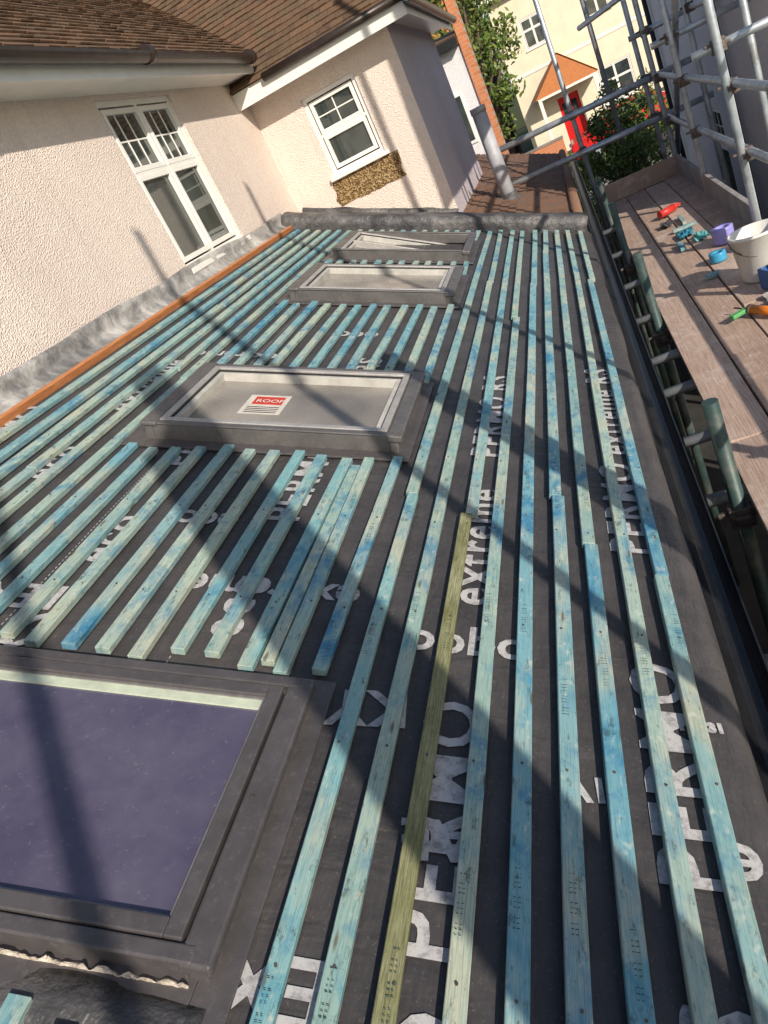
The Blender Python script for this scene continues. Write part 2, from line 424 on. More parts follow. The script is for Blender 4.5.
tile_roof('tiles',(.52,13.4,-.02),(0,-1,0),(-1,0,0),(0,0,1),6.3,2.7,MAT_TILE2,lr)
box('verge_flashing',-.68,.5,7.06,7.17,-.03,.05,MAT_LEAD,lr,.01)
crumple_box('wing_foot_flashing',-2.2,-.66,7.54,7.60,-.02,.07,MAT_LEADD,lr,.008)
tubes('ridge_roll',[((.46,7.1,.02),(.46,13.3,.02),.05)],MAT_TILE2,lr,14)
box('fascia_board',.505,.525,Y0,13.4,-.19,-.015,MAT_BLACK,roof)
def gutter(name,x,z,y0,y1,mat,parent,r=.055):
    V=[];F=[];n=10
    pr=[(math.cos(math.pi+math.pi*i/n)*r,math.sin(math.pi+math.pi*i/n)*r) for i in range(n+1)]
    pr+= [(math.cos(2*math.pi-math.pi*i/n)*(r-.005),math.sin(2*math.pi-math.pi*i/n)*(r-.005)) for i in range(n+1)]
    for y in (y0,y1):
        for a,b in pr: V.append((x+a,y,z+b))
    k=len(pr)
    for i in range(k):
        j=(i+1)%k; F.append((i,j,k+j,k+i))
    return meshobj(name,V,F,mat,parent)
ge=empty('eaves_gutter',(0,0,0))
zg=ZO-1.445
gutter('channel',.03,zg,-3,13.2,MAT_BLACK,ge,.048)
for y in range(0,7): 
    V=[];F=[];tubedata(V,F,(.03,y*1.9,zg+.002),(.03,y*1.9+.05,zg+.002),.053,n=20,cap=False)
    F=[ff for ff in F if max(V[i].z for i in ff)<zg+.01]
    meshobj('union_bracket',V,F,MAT_BLACK,ge)
ext=empty('extension_walls')
box('side_wall',-.15,-.05,-2.9,13.3,0,ZO-1.5,varied('dark_brickwork',(.05,.04,.035),.3,8,.9),ext)  # near-black brickwork tone on the wall below the eaves

# ------------------------------------------------------------ roof windows
def roof_window(y0,y1,tilt=0,label=False,raw=False,tall=.098,split=False):
    e=empty('roof_window',rootloc,rootrot)
    s0,s1=WS0,WS1
    A=MAT_ALUD if raw else MAT_CLAD; B=MAT_ALU if raw else MAT_CLAD
    boxes('flashing_skirt',[(s0-.08,s0+.02,y0-.06,y1+.06,.012,.022),(s1-.02,s1+.045,y0-.06,y1+.06,.012,.020),
          (s0+.02,s1-.02,y0-.06,y0+.02,.012,.021),(s0+.02,s1-.02,y1-.02,y1+.06,.012,.021)],MAT_CLAD,e,.002)
    zt=tall
    fw=.035
    boxes('frame_kerb',[(s0,s0+fw,y0,y1,.014,zt),(s1-fw,s1,y0,y1,.014,zt),(s0+fw,s1-fw,y0,y0+fw,.014,zt),(s0+fw,s1-fw,y1-fw,y1,.014,zt)],A,e,.004)
    th=.014 if raw else .022
    hw=.055 if raw else .09
    box('top_hood',s0-.012,s0+hw,y0-.008,y1+.008,zt-.005,zt+th,A,e,.006)
    box('side_rail_near',s0+hw,s1-.02,y0-.006,y0+.024,zt+.001,zt+.010,A,e,.004)
    box('side_rail_far',s0+hw,s1-.02,y1-.024,y1+.006,zt+.001,zt+.010,A,e,.004)
    box('bottom_cover',s1-.045,s1+.012,y0-.008,y1+.008,zt-.02,zt+.008,A,e,.006)
    boxes('corner_screws',[(s1-.03,s1-.022,y,y+.008,zt+.008,zt+.0105) for y in (y0+.01,y0+.3,y1-.02)],MAT_COUP,e,.001)
    sg=empty('sash',(s0+hw,0,zt),(0,-tilt,0),e)
    L=s1-s0-hw-.050; a=y0+.028;b=y1-.028; w=.026 if raw else .032
    boxes('sash_frame',[(0,w,a,b,-.05,.012),(L-w,L,a,b,-.05,.012),(w,L-w,a,a+w,-.05,.012),(w,L-w,b-w,b,-.05,.012)],B,sg,.003)
    boxes('glazing_seal',[(w,w+.006,a+w,b-w,-.03,.003),(L-w-.006,L-w,a+w,b-w,-.03,.003),(w+.006,L-w-.006,a+w,a+w+.006,-.03,.003),(w+.006,L-w-.006,b-w-.006,b-w,-.03,.003)],MAT_RUB if raw else MAT_ALUM,sg)
    if not raw:
        boxes('inner_lining',[(w+.006,L-w-.006,b-w-.030,b-w-.006,-.012,-.001)],MAT_SEAL,sg)
        box('glass',w,L-w,a+w,b-w,-.018,-.006,MAT_RGLASS,sg)
        dz=-.006
    else:
        boxes('inner_liner',[(w+.006,w+.028,a+w+.006,b-w-.006,-.050,-.004),(L-w-.028,L-w-.006,a+w+.006,b-w-.006,-.050,-.004),(w+.028,L-w-.028,b-w-.026,b-w-.006,-.050,-.004)],MAT_LIN,sg,.002)
        dz=-.040
        box('glass',w+.006,L-w-.006,a+w+.006,b-w-.006,-.052,dz,MAT_DUSTY,sg)
    if split:
        boxes('centre_bar',[(w,L-w,(a+b)/2-.012,(a+b)/2+.012,-.04,.011)],MAT_ALU,sg,.003)
    if label:
        z=dz+.0015
        box('window_label',.24,.42,a+.20,a+.40,z,z+.001,plain('label_paper',(.62,.58,.52)),sg)
        box('label_band',.27,.40,a+.30,a+.38,z+.0015,z+.0025,plain('label_red',(.55,.05,.03)),sg)
        cu=bpy.data.curves.new('t','FONT'); cu.body="ROOF"; cu.size=.045
        to=bpy.data.objects.new('label_lettering',cu); cu.materials.append(MAT_UPVC); to.location=(.28,a+.32,z+.003); link(to,sg)
        boxes('label_lines',[(.26,.40,a+.215+.018*i,a+.221+.018*i,z+.0015,z+.002) for i in range(4)],MAT_RUB,sg)
    return e
roof_window(*wins[0],tall=.066)
roof_window(*wins[1],label=True,raw=True,tall=.082)
roof_window(*wins[2],raw=True,tall=.085)
roof_window(*wins[3],tilt=math.radians(-7),raw=True,tall=.085,split=True)
crumple_box('window_apron_lead',-1.5,-.40,.455,.53,.0,.020,MAT_LEADD,roof,.008)
crumple_box('torn_packing_strip',-1.45,-.44,.537,.545,.008,.022,varied('crumbly_mortar',(.50,.44,.37),.5,50,.9,0,.9,.01),roof,.006,240,60)

# ------------------------------------------------------------ main pebbledash house
house=empty('pebbledash_house')
XW=-2.55
def wall_panel(name,o,u,v,nrm,W,Hh,holes,mat,parent,depth=.09):
    o=Vector(o);u=Vector(u);v=Vector(v);nrm=Vector(nrm)
    us=sorted({0,W,*[h[0] for h in holes],*[h[1] for h in holes]}); vs=sorted({0,Hh,*[h[2] for h in holes],*[h[3] for h in holes]})
    V=[];F=[]
    def quad(a,b,c,d): k=len(V); V.extend([a,b,c,d]); F.append((k,k+1,k+2,k+3))
    P=lambda a,b,d=0:o+u*a+v*b-nrm*d
    for i in range(len(us)-1):
        for j in range(len(vs)-1):
            cu=(us[i]+us[i+1])/2;cv=(vs[j]+vs[j+1])/2
            if any(h[0]<cu<h[1] and h[2]<cv<h[3] for h in holes): continue
            quad(P(us[i],vs[j]),P(us[i+1],vs[j]),P(us[i+1],vs[j+1]),P(us[i],vs[j+1]))
    for h in holes:
        a,b,c,d=h
        quad(P(a,c),P(a,c,depth),P(a,d,depth),P(a,d)); quad(P(b,c),P(b,d),P(b,d,depth),P(b,c,depth))
        quad(P(a,c),P(b,c),P(b,c,depth),P(a,c,depth)); quad(P(a,d),P(a,d,depth),P(b,d,depth),P(b,d))
    return meshobj(name,V,F,mat,parent)
def Zr(z): return z+ZO
wall_panel('main_wall',(XW,-6,0),(0,1,0),(0,0,1),(1,0,0),13.6,Zr(1.02),[(10.9,12.02,Zr(-.14),Zr(.99))],MAT_WALL,house,.07)
XC=-1.09
wall_panel('wing_front_wall',(XW,7.6,0),(1,0,0),(0,0,1),(0,-1,0),XC-XW,Zr(.88),[(.48,1.03,Zr(-.06),Zr(.65))],MAT_WALL,house)
wall_panel('wing_side_wall',(XC,7.6,0),(0,1,0),(0,0,1),(1,0,0),3.3,Zr(.88),[],MAT_WALLSHADE,house)
wall_panel('wing_rear_wall',(XC,10.9,0),(-1,0,0),(0,0,1),(0,1,0),5,Zr(.88),[],MAT_WALLSHADE,house)
wall_panel('rear_end_wall',(XW,-6,0),(-1,0,0),(0,0,1),(0,-1,0),5,Zr(1.0),[],MAT_WALL,house)
def casement(name,o,u,v,nrm,W,Hh,cols,split,grid,parent,fr=.05,glass=None):
    e=empty(name,(0,0,0),(0,0,0),parent)
    o=Vector(o);u=Vector(u);v=Vector(v);n=Vector(nrm)
    V=[];F=[];GV=[];GF=[]
    def bx(V,F,a,b,c,d,z0,z1):
        k=len(V)
        for z in (z0,z1):
            for (p,q) in ((a,c),(b,c),(b,d),(a,d)): V.append(o+u*p+v*q+n*z)
        F.extend([tuple(i+k for i in ff) for ff in BF])
    bx(V,F,0,fr,0,Hh,-.09,-.02);bx(V,F,W-fr,W,0,Hh,-.09,-.02);bx(V,F,fr,W-fr,0,fr,-.09,-.021);bx(V,F,fr,W-fr,Hh-fr,Hh,-.09,-.021)
    cw=(W-2*fr)/cols
    for c in range(cols):
        a=fr+c*cw; b=a+cw
        if c>0: bx(V,F,a-.022,a+.022,fr,Hh-fr,-.088,-.024)
        for (lo,hi,top) in ((fr,split,False),(split+.0,Hh-fr,True)):
            s=.034; aa=a+.012;bb=b-.012;l2=lo+.012;h2=hi-.012
            bx(V,F,aa,aa+s,l2,h2,-.07,-.018);bx(V,F,bb-s,bb,l2,h2,-.07,-.018);bx(V,F,aa+s,bb-s,l2,l2+s,-.07,-.019);bx(V,F,aa+s,bb-s,h2-s,h2,-.07,-.019)
            if top:
                gx,gy=grid
                for i in range(1,gx):
                    x=aa+s+(bb-aa-2*s)*i/gx; bx(V,F,x-.006,x+.006,l2+s,h2-s,-.046,-.038)
                for i in range(1,gy):
                    y=l2+s+(h2-l2-2*s)*i/gy; bx(V,F,aa+s,bb-s,y-.006,y+.006,-.046,-.039)
            bx(GV,GF,aa+s-.005,bb-s+.005,l2+s-.005,h2-s+.005,-.056,-.046)
        bx(V,F,a+.001,b-.001,split-.014,split+.014,-.087,-.022)
    fo=meshobj('frame',V,F,MAT_UPVC,e); bev(fo,.002,1)
    meshobj('glass',GV,GF,glass or MAT_GLASS,e)
    BV=[];BFF=[]; bx(BV,BFF,0,W,0,Hh,-.13,-.095); meshobj('room_dark_backing',BV,BFF,plain('dark_room',(.04,.04,.04)),e)  # near-black sheet stands in for the unlit room behind the glass
    SV=[];SF=[]; bx(SV,SF,-.04,W+.04,-.035,.004,-.10,.05); so=meshobj('sill',SV,SF,MAT_UPVC,e); bev(so,.006)
casement('casement_window',(XW,4.9,Zr(-.14)),(0,1,0),(0,0,1),(1,0,0),1.12,1.13,2,.66,(3,2),house,.04)
casement('casement_window',(XW+.48,7.6,Zr(-.06)),(1,0,0),(0,0,1),(0,-1,0),.55,.71,1,.36,(2,2),house,.04)
bm=bmesh.new()
pts=[]
cx,cz=-1.77,Zr(-.215)
N=60
for i in range(N):
    t=2*math.pi*i/N; cxx=math.cos(t);sz=math.sin(t)
    k=max(abs(cxx)/.35,abs(sz)/.115); r=1/k*(1+.16*noise.noise(Vector((cxx*4,sz*4,1))))
    pts.append((cx+cxx*r,7.592,cz+sz*r))
v0=[bm.verts.new(p) for p in pts]; v1=[bm.verts.new((p[0],7.61,p[2])) for p in pts]
bm.faces.new(v0)
for i in range(N): bm.faces.new((v0[i],v0[(i+1)%N],v1[(i+1)%N],v1[i]))
me=bpy.data.meshes.new('exposed_brick_patch'); bm.to_mesh(me); bm.free(); me.materials.append(MAT_RUBBLE); link(bpy.data.objects.new('exposed_brick_patch',me),house)
XE=-2.28; ZE=Zr(1.06)
box('main_soffit',XW-.1,XE-.02,-6,7.4,Zr(1.02),Zr(1.035),MAT_UPVC,house)
box('main_fascia',XE-.02,XE,-6,7.4,Zr(1.0),Zr(1.15),MAT_UPVC,house)
gutter('main_gutter',XE+.055,Zr(1.11),-6,7.3,MAT_BROWNG,house,.052)
tubes('gutter_joints',[((XE+.055,y,Zr(1.11)),(XE+.055,y+.07,Zr(1.11)),.058) for y in (1.2,3.2,5.2,7.2)],MAT_BROWNG,house,16)
cp=.743; sp=.669
tile_roof('main_roof_tiles',(XE+.03,0,Zr(1.13)),(0,1,0),(-cp,0,sp),(sp,0,cp),11,4.0,MAT_TILE,house,clip=lambda u,v:u<7.75+v*cp)
def slab(name,pts,th,mat,parent,nrm):
    nrm=Vector(nrm); V=[Vector(p) for p in pts]+[Vector(p)-nrm*th for p in pts]; n=len(pts)
    F=[tuple(range(n)),tuple(range(n,2*n))[::-1]]+[(i,(i+1)%n,n+(i+1)%n,n+i) for i in range(n)]
    return meshobj(name,V,F,mat,parent)
UF=plain('underfelt',(.05,.045,.04),.9)
slab('main_roof_structure',[(XE,-6,Zr(1.11)),(XE,7.7,Zr(1.11)),(XE-3.6,11.3,Zr(1.11)+3.24),(XE-3.6,-6,Zr(1.11)+3.24)],.04,MAT_TILE,house,(sp,0,cp))
EY=7.3; EX=-.85; EZ=Zr(.92)
tile_roof('wing_roof_tiles',(-6.5,EY-.02,EZ),(1,0,0),(0,cp,sp),(0,-sp,cp),-EX+4.8+.85,3.2,MAT_TILE,house,
          clip=lambda u,v:(-6.5+u)<EX-v*cp+.06 and (-6.5+u)>-(v*cp+2.65))
tile_roof('wing_hip_tiles',(EX+.02,EY,EZ),(0,1,0),(-cp,0,sp),(sp,0,cp),3.9,2.4,MAT_TILE,house,clip=lambda u,v:u>v*cp and u<3.9-v*cp)
slab('wing_roof_structure',[(XW-.3,EY,EZ-.01),(EX,EY,EZ-.01),(EX-1.9,EY+1.9,EZ+1.70),(XW-2.4,EY+1.9,EZ+1.70)],.03,UF,house,(0,-sp,cp))
slab('wing_hip_structure',[(EX,EY,EZ-.01),(EX,EY+3.9,EZ-.01),(EX-1.9,EY+2,EZ+1.70),(EX-1.9,EY+1.9,EZ+1.7)],.03,UF,house,(sp,0,cp))
V=[];F=[]
for i in range(9):
    d=i*.25; tubedata(V,F,(EX-d*cp,EY+d*cp,EZ+d*sp+.02),(EX-(d+.27)*cp,EY+(d+.27)*cp,EZ+(d+.27)*sp+.03),.06,n=10)
meshobj('hip_tiles',V,F,MAT_TILE,house,True)
box('wing_soffit',XW,EX-.02,EY+.02,7.6,Zr(.87),Zr(.885),MAT_UPVC,house)
box('wing_side_soffit',XC,EX-.02,7.601,11.1,Zr(.87),Zr(.885),MAT_UPVC,house)
box('wing_fascia',XW,EX,EY,EY+.02,Zr(.79),Zr(.93),MAT_UPVC,house,.003)
box('wing_side_fascia',EX-.02,EX,EY+.021,11.1,Zr(.80),Zr(.93),MAT_UPVC,house,.003)
gutter('wing_side_gutter',EX+.05,Zr(.90),EY-.1,11.1,MAT_BROWNG,house,.05)
tubes('wing_front_gutter',[((XW+.35,EY-.035,Zr(.925)),(EX+.1,EY-.035,Zr(.925)),.036)],MAT_BROWNG,house,16)

fp=empty('flue_pipe')
fx,fy=-.70,8.75
tubes('pipe',[((fx,fy,Zr(-1.2)),(fx,fy,Zr(-.12)),.075)],varied('grey_pipe',(.38,.39,.43),.2,8,.5),fp,28)
tubes('cap_collar',[((fx,fy,Zr(-.16)),(fx,fy,Zr(-.10)),.082)],varied('grey_pipe2',(.32,.33,.36),.2,8,.5),fp,28)
tubes('base_flashing',[((fx,fy,Zr(-1.22)),(fx,fy,Zr(-1.0)),.16,.085)],MAT_LEADD,fp,28)

# ------------------------------------------------------------ scaffolding
sc=empty('scaffolding')
ZD=Zr(-1.65)
R=.0275
T=[];TG=[]
for y in (-4.2,-2.1,-.1,2.0,4.4,5.9,7.8,9.4): T.append(((1.05,y,0),(1.05+random.uniform(-.02,.02),y+random.uniform(-.03,.03),Zr(3.2)),R))
T.append(((.18,9.9,0),(.15,9.95,Zr(3)),R))
for (x,y) in ((1.0,10.0),(1.45,6.9),(1.42,9.1),(1.40,5.2),(.62,10.1)): T.append(((x,y,0 if x>.7 else Zr(-1.2)),(x,y,Zr(2.6)),R))
for y in (.45,2.66,4.86,6.75,8.4): TG.append(((.2,y,0),(.2,y,Zr(-1.24+random.uniform(-.03,.06))),R*1.05))
for z in (-.66,-1.10): T.append(((1.10,-4.6,Zr(z)),(1.10,10.2,Zr(z+.02)),R))
for z in (-.18,.4,.95): T.append(((1.47,4.4,Zr(z)),(1.47,10.2,Zr(z)),R))
for z in (-.64,-1.06): T.append(((-.86,9.80,Zr(z)),(1.6,9.78,Zr(z-.02)),R*1.25))
T.append(((.5,9.9,Zr(.12)),(1.9,6.5,Zr(.34)),R))
T.append(((1.13,10.0,Zr(-1.6)),(1.13,6.0,Zr(1.0)),R))
for y,z in ((5.9,-.4),(7.8,-.3),(9.4,-.2),(7.8,.5),(9.4,.55)): T.append(((.9,y+.05,Zr(z)),(1.7,y+.05,Zr(z)),R))
for y in (.9,1.8,2.75,3.3,3.9,4.4,5.2,6.1,7.2,8.3): T.append(((.075+random.uniform(-.02,.03),y,ZD-.066),(1.3,y+random.uniform(-.05,.05),ZD-.066),R))
TG.append(((.30,-4,ZD-.13),(.30,9.9,ZD-.13),R)); TG.append(((1.1,-4,ZD-.13),(1.1,9.9,ZD-.13),R))
tubes('tubes',T,MAT_TUBE,sc,16); tubes('painted_tubes',TG,MAT_TUBEG,sc,16)
CB=[]
def coup(x,y,z):
    CB.append((x-.045,x+.045,y-.03,y+.03,z-.045,z+.045)); CB.append((x-.03,x+.03,y-.05,y+.05,z-.02,z+.02)); CB.append((x+.03,x+.075,y-.012,y+.012,z-.012,z+.012)); CB.append((x-.085,x-.03,y-.01,y+.01,z+.01,z+.03))
for y in (2.0,4.4,5.9,7.8,9.4):
    for z in (-.66,-1.10): coup(1.075,y,Zr(z))
for y,z in ((5.9,-.4),(7.8,-.3),(9.4,-.2),(7.8,.5),(9.4,.55)): coup(1.06,y+.03,Zr(z))
for y in (5.2,6.9,9.1):
    for z in (-.18,.4): coup(1.455,y,Zr(z))
for z in (-.65,-1.06): coup(.17,9.85,Zr(z)); coup(1.06,9.80,Zr(z)); coup(1.0,9.9,Zr(z)); coup(.62,9.95,Zr(z))
for y in (2.66,4.86,6.75): coup(.2,y,ZD-.11)
boxes('couplers',CB,MAT_COUP,sc,.006)
W=.2
V=[];F=[]
def board(x0,x1,y0,y1,z,th=.038):
    k=len(V); tz=random.uniform(-.006,.006)
    bd=boxdata(x0,x1,y0,y1,z-th,z+tz); bd=[(a,b,c+(random.uniform(-.003,.003) if i>3 else 0)) for i,(a,b,c) in enumerate(bd)]
    V.extend(bd); F.extend([tuple(i+k for i in ff) for ff in BF])
for i in range(4):
    x=.24+i*(W+.008)
    cuts=[[-4.2,-.6,3.05,6.6,9.35],[-4.2,.4,3.95,7.7,9.4],[-4.2,-.2,4.6,8.2,9.3],[-4.2,1.0,5.1,9.35]][i]
    for a,b in zip(cuts,cuts[1:]): board(x+random.uniform(-.003,.003),x+W,a+.004,b-.004,ZD+random.uniform(-.004,.004))
o=meshobj('deck_boards',V,F,MAT_BOARD,sc); bev(o,.003)
V=[];F=[]
def vboard(x,y0,y1,z0,z1,lean=0):
    k=len(V); V.extend([(x,y0,z0),(x+.038,y0,z0),(x+.038,y1,z0),(x,y1,z0),(x+lean,y0,z1),(x+lean+.038,y0,z1),(x+lean+.038,y1,z1),(x+lean,y1,z1)]); F.extend([tuple(i+k for i in ff) for ff in BF])
vboard(.97,-1.00,-.775,ZD,Zr(2.2),.03); vboard(.968,-1.235,-1.005,ZD,Zr(1.7),.03); vboard(.965,-2.95,-2.725,ZD,Zr(2.3),.03); vboard(.965,.62,.845,ZD,Zr(.9),.03)
o=meshobj('shadow_boards',V,F,MAT_BOARD,sc); bev(o,.003)  # unseen upright boards, added to cast wide shadow bands on the roof
V=[];F=[]
board(.24,1.05,9.37,9.41,ZD+.2,.2)
o=meshobj('toe_board',V,F,MAT_BOARD,sc); bev(o,.003)
box('side_toe_board',1.075-.04,1.075-.002,5.95,9.36,ZD,ZD+.2,varied('grey_board',(.3,.28,.28),.25,6,.8),sc,.003)
V=[];F=[];n=40
for j in range(n+1):
    for i in range(13):
        y=4.62+4.0*j/n; z=1.12+1.5*i/12
        V.append((1.12+.03*noise.noise(Vector((y*1.5,z*1.5,0))),y,Zr(z)))
for j in range(n):
    for i in range(12):
        q=j*13+i; F.append((q,q+1,q+14,q+13))
meshobj('added_shade_sheet',V,F,varied('shade_sheet_fabric',(.6,.62,.62),.1,6,.7),sc,True)  # unseen sheet, added to keep sun off the wing side wall
ld=empty('shadow_ladder')  # unseen ladder, added for the paired shadow lines it casts
LV=[]
lb=Vector((.95,-4.0,ZD)); lt=Vector((.75,-2.6,Zr(2.6)))
side=Vector((.2,0,0))
for sgn in (-1,1): LV.append((lb+side*sgn,lt+side*sgn,.026))
for i in range(1,17):
    c=lb.lerp(lt,i/17); LV.append((c-side,c+side,.014))
tubes('stiles_and_rungs',LV,MAT_TUBE,ld,10)

# items on deck
b=empty('bucket')
lathe('shell',[(.0,.0),(.115,.0),(.12,.01),(.145,.27),(.152,.272),(.152,.29),(.140,.29),(.118,.02),(.0,.015)],MAT_UPVC,b,36,(.86,4.98,ZD+.008))
lathe('contents',[(.0,.20),(.13,.20)],plain('mortar_mix',(.35,.33,.3),.9),b,36,(.86,4.98,ZD+.008))
V=[];F=[]
for i in range(12):
    t0=math.pi*i/12;t1=math.pi*(i+1)/12
    pp=lambda t:(.86+.152*math.cos(t),4.98-.13*math.sin(t),ZD+.27-.1*math.sin(t))
    tubedata(V,F,pp(t0),pp(t1),.004,n=6)
meshobj('handle',V,F,MAT_COUP,b)
def tape(name,x,y,c,r=.075,h=.11):
    e=empty(name); lathe('roll',[(r*.5,0),(r,0),(r*1.01,.01),(r*1.01,h-.01),(r,h),(r*.5,h),(r*.5,0)],plain('tape_'+name,c,.35),e,32,(x,y,ZD+.010)); return e
tape('tape_roll',.84,6.02,(.30,.28,.66)); tape('tape_roll',.72,5.62,(.05,.32,.55),.055,.06); tape('tape_roll',.93,5.65,(.6,.6,.62),.06,.12)
def cloth(name,x,y,sx,sy,c,seed):
    V=[];F=[];n=14
    for j in range(n+1):
        for i in range(n+1):
            a=i/n-.5;bb=j/n-.5; w=noise.noise(Vector((a*4+seed,bb*4,seed)))
            V.append((x+a*sx*(1+.3*w),y+bb*sy*(1+.3*noise.noise(Vector((bb*5,seed,a)))),ZD+.014+max(0,.05*abs(w)+.03*(.5-max(abs(a),abs(bb))))))
    for j in range(n):
        for i in range(n): q=j*(n+1)+i; F.append((q,q+1,q+n+2,q+n+1))
    return meshobj(name,V,F,plain('cloth_'+str(seed),c,.9),None,True)
cloth('work_glove',.66,6.65,.12,.22,(.03,.22,.32),1.3); cloth('work_glove',.74,6.38,.1,.2,(.10,.40,.40),2.7)
cloth('work_glove',.60,7.2,.1,.16,(.05,.05,.06),9.7); cloth('dust_sheet',.95,5.4,.2,.4,(.6,.58,.55),5.1); cloth('dust_sheet',.90,4.45,.26,.3,(.45,.42,.40),6.3)
oc=boxes('batten_offcuts',[(.60,.78,6.85,6.888,ZD+.010,ZD+.035),(.56,.60,6.2,6.42,ZD+.010,ZD+.035),(.58,.66,5.3,5.338,ZD+.010,ZD+.035),(.70,.73,7.0,7.3,ZD+.010,ZD+.035)],MAT_BAT)
d=empty('cordless_drill',(.66,7.6,ZD+.045),(math.radians(90),0,math.radians(35)))
tubes('motor_body',[((-.09,.0,0),(.08,0,0),.034),((.08,0,0),(.12,0,0),.028,.02),((.12,0,0),(.16,0,0),.012)],plain('drill_red',(.6,.04,.03),.4),d,18)
o=box('handle',-.05,-.01,-.13,-.01,-.018,.018,MAT_BLACK,d,.008); box('battery',-.08,.03,-.17,-.13,-.035,.035,MAT_BLACK,d,.008)
g=empty('sealant_gun',(.72,4.3,ZD+.037),(0,0,math.radians(-60)))
tubes('cartridge',[((-.11,0,0),(.08,0,0),.024),((.08,0,0),(.13,0,0),.012,.005)],plain('cartridge_orange',(.75,.22,.02),.4),g,18)
tubes('rod',[((-.25,0,0),(-.11,0,0),.005)],MAT_COUP,g); box('trigger_grip',-.17,-.13,-.11,0,-.012,.012,plain('gun_green',(.1,.35,.12)),g,.006)
tubes('barrel_ring',[((-.13,0,0),(-.11,0,0),.029)],MAT_COUP,g,18)
tb=empty('tool_tub',(.93,4.70,ZD+.01),(0,0,.3))
boxes('tub_walls',[(-.12,.12,-.09,-.08,0,.12),(-.12,.12,.08,.09,0,.12),(-.12,-.11,-.08,.08,0,.12),(.11,.12,-.08,.08,0,.12),(-.11,.11,-.08,.08,0,.01)],plain('blue_plastic',(.04,.12,.35)),tb,.003)
tubes('tub_tools',[((-.08,-.03,.04),(.09,.05,.16),.012),((.05,-.05,.03),(-.06,.04,.17),.009)],plain('tool_yellow',(.6,.4,.05)),tb)

# ------------------------------------------------------------ right neighbour
nb=empty('neighbouring_house')
XN=1.72; NH=Zr(.75)
wall_panel('side_wall',(XN,14.5,0),(0,-1,0),(0,0,1),(-1,0,0),7.7,NH,[(3.2,4.1,1.2,2.5)],MAT_WHITEWALL,nb)
casement('casement_window',(XN,11.3,1.2),(0,-1,0),(0,0,1),(-1,0,0),.9,1.3,1,.8,(2,2),nb)
wall_panel('front_wall',(XN,14.5,0),(1,0,0),(0,0,1),(0,1,0),6,NH,[],MAT_WHITEWALL,nb)
wall_panel('rear_wall',(XN,6.8,0),(1,0,0),(0,0,1),(0,-1,0),6,NH,[],MAT_WHITEWALL,nb)
slab('roof',[(XN-.02,6.7,NH),(XN-.02,14.6,NH),(XN+6,14.6,NH+.5),(XN+6,6.7,NH+.5)],.1,MAT_TILE,nb,(-.1,0,.99))
tubes('downpipe',[((XN-.06,13.9,0),(XN-.06,13.9,NH),.034),((XN-.06,9.2,0),(XN-.06,9.2,NH),.034)],MAT_BLACK,nb,14)
box('plinth',XN-.03,XN,6.8,14.5,0,1.2,MAT_DBRICK,nb)
fn=[]
for i in range(60): fn.append((1.55,1.57,-4+i*.152,-4+i*.152+.145,0.02,1.75+random.uniform(-.01,.01)))
boxes('garden_fence',fn,varied('fence_wood',(.12,.08,.05),.3,9,.85))

# ------------------------------------------------------------ background houses
wh=empty('white_house')
YB=17.5
box('walls',-7,-1.30,YB,YB+1.3,0,Zr(1.0),MAT_WHITEWALL,wh)
box('brick_pier',-1.30,-1.14,YB-.05,YB+.7,0,Zr(2.6),MAT_BRICK,wh)
box('roof_fascia',-7,-1.31,YB-.3,YB,Zr(.98),Zr(1.12),MAT_BLACK,wh)
slab('roof',[(-7,YB-.3,Zr(1.15)),(-1.32,YB-.3,Zr(1.15)),(-1.32,YB+1.4,Zr(1.35)),(-7,YB+1.4,Zr(1.35))],.1,MAT_TILE,wh,(0,-.6,.8))
boxes('window',[(-2.1,-1.6,YB-.03,YB+.02,Zr(-.8),Zr(.2))],MAT_UPVC,wh); boxes('window_glass_panes',[(-2.06,-1.87,YB-.035,YB-.031,Zr(-.74),Zr(.14)),(-1.83,-1.64,YB-.035,YB-.031,Zr(-.74),Zr(.14))],MAT_GLASS,wh)

ch=empty('cream_house')
YC=38
wall_panel('front_wall',(-1.3,YC,0),(1,0,0),(0,0,1),(0,-1,0),10,7.0,[(1.0,2.0,4.4,5.6),(3.6,4.6,4.4,5.6),(3.4,4.8,1.0,2.5),(1.55,2.45,0.05,2.15)],MAT_CREAM,ch,.12)
wall_panel('side_wall',(-1.3,YC,0),(0,1,0),(0,0,1),(-1,0,0),8,7.0,[],MAT_DBRICK,ch)
for (x,z,w,h) in ((-.3,4.4,1,1.2),(2.3,4.4,1,1.2),(2.1,1.0,1.4,1.5)):
    casement('casement_window',(x,YC,z),(1,0,0),(0,0,1),(0,-1,0),w,h,2,h*.6,(1,1),ch,.06)
boxes('stone_string_course',[(-1.32,8.7,YC-.03,YC-.003,3.55,3.68)],MAT_UPVC,ch)
box('front_door',.25,1.15,YC+.05,YC+.1,.05,2.15,MAT_RED,ch); boxes('door_glass',[(.38,.62,YC+.035,YC+.048,1.2,1.9),(.78,1.02,YC+.035,YC+.048,1.2,1.9)],MAT_GLASS,ch)
tile_roof('porch_tiles_left',(-.65,YC-1.2,2.5),(0,1,0),(.72,0,.69),(-.69,0,.72),1.2,1.95,MAT_TILEO,ch)
tile_roof('porch_tiles_right',(2.15,YC-1.2,2.5),(0,1,0),(-.72,0,.69),(.69,0,.72),1.2,1.95,MAT_TILEO,ch)
meshobj('porch_gable',[(-.6,YC-1.15,2.5),(2.1,YC-1.15,2.5),(.75,YC-1.15,3.8)],[(0,1,2)],MAT_TILEO,ch)
